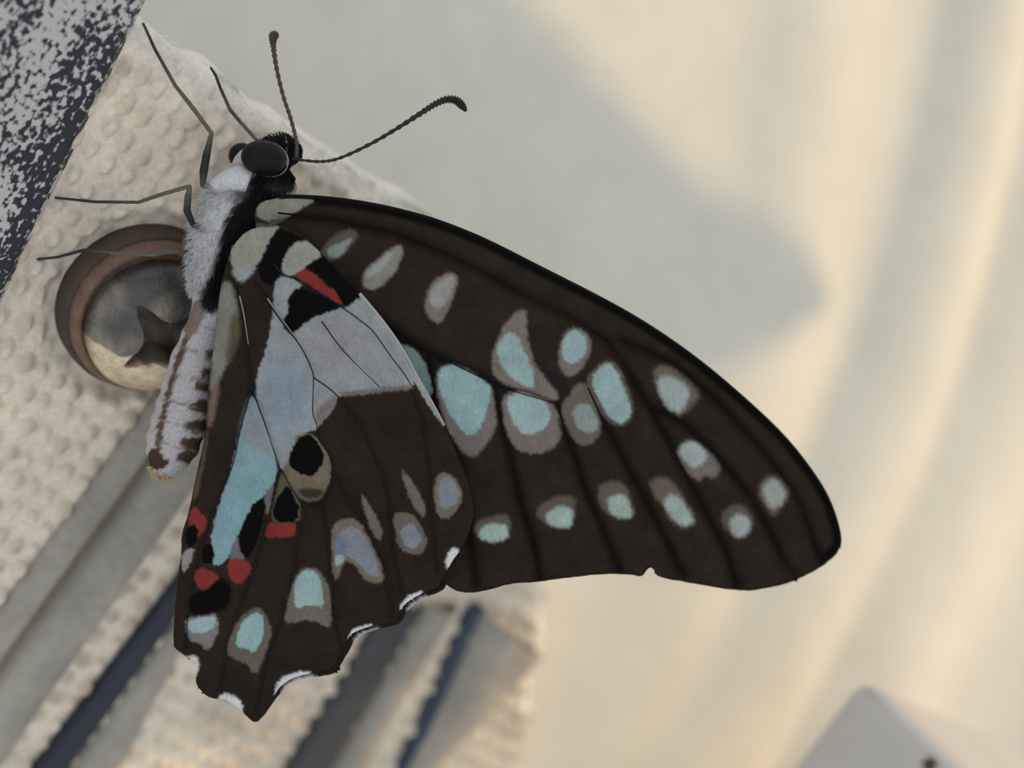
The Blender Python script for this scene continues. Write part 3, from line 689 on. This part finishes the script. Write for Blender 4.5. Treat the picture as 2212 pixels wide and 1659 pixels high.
BL.append((np.array([(300, 680), (480, 640), (500, 1050), (300, 1050)], float), col(168, 164, 168), 20))
def bp(p, c, s=3): BL.append((np.array(p, float), c, s))
st = np.array([(424, 650), (412, 700), (399, 742), (384, 780), (373, 811), (362, 850), (354, 891), (346, 929), (340, 975)], float)
bp(np.vstack([st+np.array([-6, -2]), (st+np.array([8, 2]))[::-1]]), BN, 3)
bp([(318, 985), (330, 965), (345, 972), (358, 992), (366, 1002), (352, 1016), (332, 1016), (320, 1008)], col(62, 46, 38), 3)
for cx, cy, ww in ((455, 765, 12), (450, 805, 14), (436, 835, 14), (428, 878, 16), (416, 920, 18), (410, 958, 22), (394, 986, 13)):
    bp([(cx-ww, cy-14), (cx+ww+30, cy-12), (cx+ww+30, cy+16), (cx-ww, cy+14)], col(74, 60, 48), 3)
for t0 in ((360, 800, 470), (345, 860, 460), (335, 905, 450), (325, 950, 440), (385, 745, 480), (410, 690, 480)):
    bp([(t0[0], t0[1]-1), (t0[2], t0[1]+28), (t0[2], t0[1]+31), (t0[0], t0[1]+2)], col(128, 118, 112), 2)
bp([(395, 690), (430, 640), (450, 640), (440, 700), (405, 740)], col(120, 108, 98), 6)
# dark back of thorax and head
bp([(560, 375), (530, 385), (520, 400), (508, 432), (488, 475), (476, 510), (470, 545), (455, 590), (440, 625), (425, 660), (470, 690), (520, 600), (560, 560), (640, 480), (700, 400), (700, 280), (560, 270), (545, 310)], BB, 6)
bp([(575, 395), (610, 390), (640, 400), (630, 420), (590, 415)], col(70, 64, 64), 8)
bp([(520, 380), (545, 395), (530, 420), (512, 440), (500, 430)], col(120, 118, 122), 10)
C = paint(PX, BL, C, 4)
bd = mesh_obj('body', [tuple(v) for v in V], F, M_body, None, C); keep_world(bd, bf); bd['label'] = 'pale furry body, black along the back, with brown striped abdomen'
# fur on thorax, head and abdomen tip
HV = []; HF = []; HC = []
Vn = np.array([tuple(v) for v in V]); cen = {}
for q in range(16000):
    i = random.randrange(1, n-1); x, y, r = SP[i]
    if 8 < i < 72: continue
    if i <= 8 and random.random() > .25: continue
    k = random.randrange(seg); idx = i*seg+k
    p0 = Vector(Vn[idx]); c0 = at(x, y, yc); nn = (p0-c0)
    if nn.length < 1e-4: continue
    nn.normalize()
    tail = (at(SP[max(0, i-1)][0], SP[max(0, i-1)][1], yc)-at(SP[min(n-1, i+1)][0], SP[min(n-1, i+1)][1], yc)).normalized()
    d = (nn*random.uniform(.35, .9)+tail*random.uniform(.4, 1.0)+Vector((random.uniform(-.35, .35) for _ in range(3)))).normalized()
    L = random.uniform(.035, .085)*(1 if i > 74 else .5)*(.55 if i > 128 else 1); rr = random.uniform(.0014, .0026)
    cc = C[idx]*random.uniform(.75, 1.25)
    if i < 12: cc = col(190, 165, 125)*random.uniform(.8, 1.1)
    a = d.orthogonal().normalized(); b = d.cross(a); n0 = len(HV)
    mid = p0+d*L*.55+nn*.006
    for pt, w_ in ((p0-nn*.01, rr), (mid, rr*.8)):
        for j in range(3):
            th = 2*math.pi*j/3; HV.append(tuple(pt+(a*math.cos(th)+b*math.sin(th))*w_)); HC.append(cc)
    HV.append(tuple(p0+d*L+tail*.01)); HC.append(cc)
    for j in range(3):
        j2 = (j+1) % 3
        HF.append((n0+j, n0+j2, n0+3+j2, n0+3+j)); HF.append((n0+3+j, n0+3+j2, n0+6))
fur = mesh_obj('fur', HV, HF, M_fur, None, np.array(HC)); fur.parent = bd; fur['kind'] = 'stuff'; fur['label'] = 'white and black fur on thorax and head'
# ---- eyes
def ellipsoid(name, px, py, y, ax, ay, az, rot, m, lab=None):
    bm = bmesh.new(); bmesh.ops.create_uvsphere(bm, u_segments=48, v_segments=32, radius=1)
    c = at(px, py, y); R = Matrix.Rotation(rot, 3, 'Y')
    for v in bm.verts: v.co = c+R@Vector((v.co.x*ax/S, v.co.y*az, v.co.z*ay/S))
    me = bpy.data.meshes.new(name); bm.to_mesh(me); bm.free(); o = new_obj(name, me, m); keep_world(o, bf)
    if lab: o['label'] = lab
    return o
eye = ellipsoid('eye', 570, 341, -.06, 49, 37.5, .12, math.radians(8), M_eye, 'large black compound eye')
eye2 = ellipsoid('eye', 524, 337, .30, 31, 29, .10, 0, M_eye, 'far compound eye behind the face')
ring = [at(570+51*math.cos(t)*math.cos(.14)-39*math.sin(t)*math.sin(.14), 342-(-51*math.cos(t)*math.sin(.14)+39*math.sin(t)*math.cos(.14)), -.02) for t in np.linspace(math.radians(-150), math.radians(75), 40)]
rad = [.005+.012*max(0, math.sin((t-23)/17*math.pi)) if t > 23 else .005 for t in range(40)]
tv, tf = tube([tuple(p) for p in ring], rad, 8)
o = mesh_obj('rim', tv, tf, M_rim); o.parent = eye; o['label'] = 'thin pale ring round the eye'
pl = spline([(536, 380, 20), (522, 362, 21), (528, 345, 20), (545, 325, 14), (556, 312, 5)], 5)
tv, tf = tube([tuple(at(a, b, .10)) for a, b, c in pl], [c/S for a, b, c in pl], 14)
o = mesh_obj('palp', tv, tf, mat('pale palp', base=col(176, 172, 172), rough=.9, noise=[(60, .8, 1.15)])); keep_world(o, bf)
# ---- antennae
def antenna(pts, ys, rads, c, lab):
    P = spline([(x, y, d, r) for (x, y), d, r in zip(pts, ys, rads)], 14)
    V = [tuple(at(a, b, d)) for a, b, d, r in P]
    R = [r/S*(1+.16*(1 if i % 4 < 2 else -1)) for i, (a, b, d, r) in enumerate(P)]
    tv, tf = tube(V, R, 10); cs = np.repeat(np.array([c*(1-.3*i/len(P)) for i in range(len(P))]), 10, 0)
    o = mesh_obj('antenna', tv, tf, M_ant, None, cs); keep_world(o, bf); o['label'] = lab
    return o
antenna([(640, 340), (640, 305), (628, 256), (612, 208), (598, 150), (591, 105), (590, 84), (592, 77), (597, 76)], [.0, .0, -.03, -.08, -.14, -.2, -.25, -.32, -.42], [4.5, 4, 4, 4, 4.4, 5.5, 7.5, 9, 5], col(72, 58, 54), 'brown antenna pointing up, its club turned to the viewer')
antenna([(630, 343), (690, 349), (735, 341), (800, 311), (860, 276), (910, 244), (940, 225), (965, 215), (985, 217), (998, 228), (1007, 240)], [.0, -.02, -.04, -.06, -.08, -.1, -.1, -.1, -.1, -.1, -.1], [3, 3.2, 3.4, 3.8, 4.4, 5.6, 6.6, 7.6, 8.6, 8.4, 3.5], col(28, 26, 28), 'black antenna curving to the right with a hooked club')
# ---- legs
OL = col(84, 82, 70); DKL = col(34, 32, 34)
def leg(pts, lab):
    """pts: px, py, y or None (rest on the panel), radius px, colour"""
    L = []
    for x, y, d, r, c in pts:
        if d is None or d > 1:
            d = on_plane(x, y).y-1.2*(.045 if d is None else d-1)
        L.append((x, y, d, r, *c))
    out = []
    for a, b in zip(L[:-1], L[1:]):
        a = np.array(a); b = np.array(b)
        for t in np.linspace(0, 1, 10, endpoint=False): out.append(a+(b-a)*t)
    out.append(np.array(L[-1])); out = np.array(out)
    tv, tf = tube([tuple(at(a[0], a[1], a[2])) for a in out], [a[3]/S for a in out], 10)
    cs = np.repeat(out[:, 4:7], 10, 0)
    o = mesh_obj('leg', tv, tf, M_leg, None, cs); keep_world(o, bf); o['label'] = lab
    BV = []; BF = []
    for q in range(90):
        i = random.randrange(len(out)//3, len(out)-1); p = at(*out[i][:3]); t = (at(*out[i+1][:3])-p).normalized()
        d = (t*.6+Vector((random.uniform(-1, 1) for _ in range(3)))).normalized(); e = d.orthogonal().normalized()*.0016; n0 = len(BV)
        BV += [tuple(p+e), tuple(p-e), tuple(p+d.cross(e)), tuple(p+d*random.uniform(.02, .035))]
        BF += [(n0, n0+1, n0+3), (n0+1, n0+2, n0+3), (n0+2, n0, n0+3)]
    b = mesh_obj('bristles', BV, BF, M_ant, None, np.tile(DKL, (len(BV), 1))); b.parent = o; b['kind'] = 'stuff'
    return o
l1 = leg([(520, 395, .0, 12, BW), (470, 408, -.03, 9, BW*.8), (438, 400, -.06, 6, OL*.6), (440, 370, -.08, 9, DKL*.6), (446, 335, -.1, 8.5, DKL*.5), (457, 288, -.14, 4.5, OL), (418, 235, -.2, 5, OL), (378, 184, -.26, 4, OL*.8), (334, 105, None, 3.4, DKL), (309, 50, None, 2.6, DKL)], 'foreleg bent upwards, its thigh black')
leg([(580, 330, .22, 5, OL), (553, 301, .22, 3.8, OL), (519, 263, .2, 4.2, OL), (497, 237, .12, 4, OL*.7), (476, 190, None, 3.4, DKL), (466, 163, None, 3, DKL), (455, 146, None, 2.5, DKL)], 'far foreleg reaching up past the eye')
leg([(470, 510, .0, 10, BW), (417, 485, -.02, 6, DKL*.5), (404, 455, -.05, 8, DKL*.6), (406, 425, -.08, 7.5, OL*.6), (411, 402, -.1, 4.5, OL), (355, 418, -.06, 4.6, OL), (299, 437, .0, 3.6, OL*.7), (205, 436, None, 3.2, DKL), (119, 427, None, 2.5, DKL)], 'middle leg stretched to the left')
leg([(450, 548, .1, 6, BW), (404, 545, .06, 5, col(80, 40, 32)), (364, 542, .06, 7, col(70, 78, 80)), (330, 551, .04, 4.5, OL), (250, 547, 1.33, 3.4, OL), (182, 540, 1.17, 3.6, DKL), (122, 556, None, 3, DKL), (80, 560, None, 2.6, DKL)], 'hind leg lying across the washer')
co = spline([(540, 395, 26), (515, 388, 30), (480, 396, 22), (450, 404, 10), (440, 405, 3)], 6)
tv, tf = tube([tuple(at(a, b, -.02)) for a, b, c in co], [c/S for a, b, c in co], 16)
o = mesh_obj('coxa', tv, tf, M_body, None, np.tile(BW, (len(tv), 1))); o.parent = l1; o['label'] = 'white furry base of the foreleg'
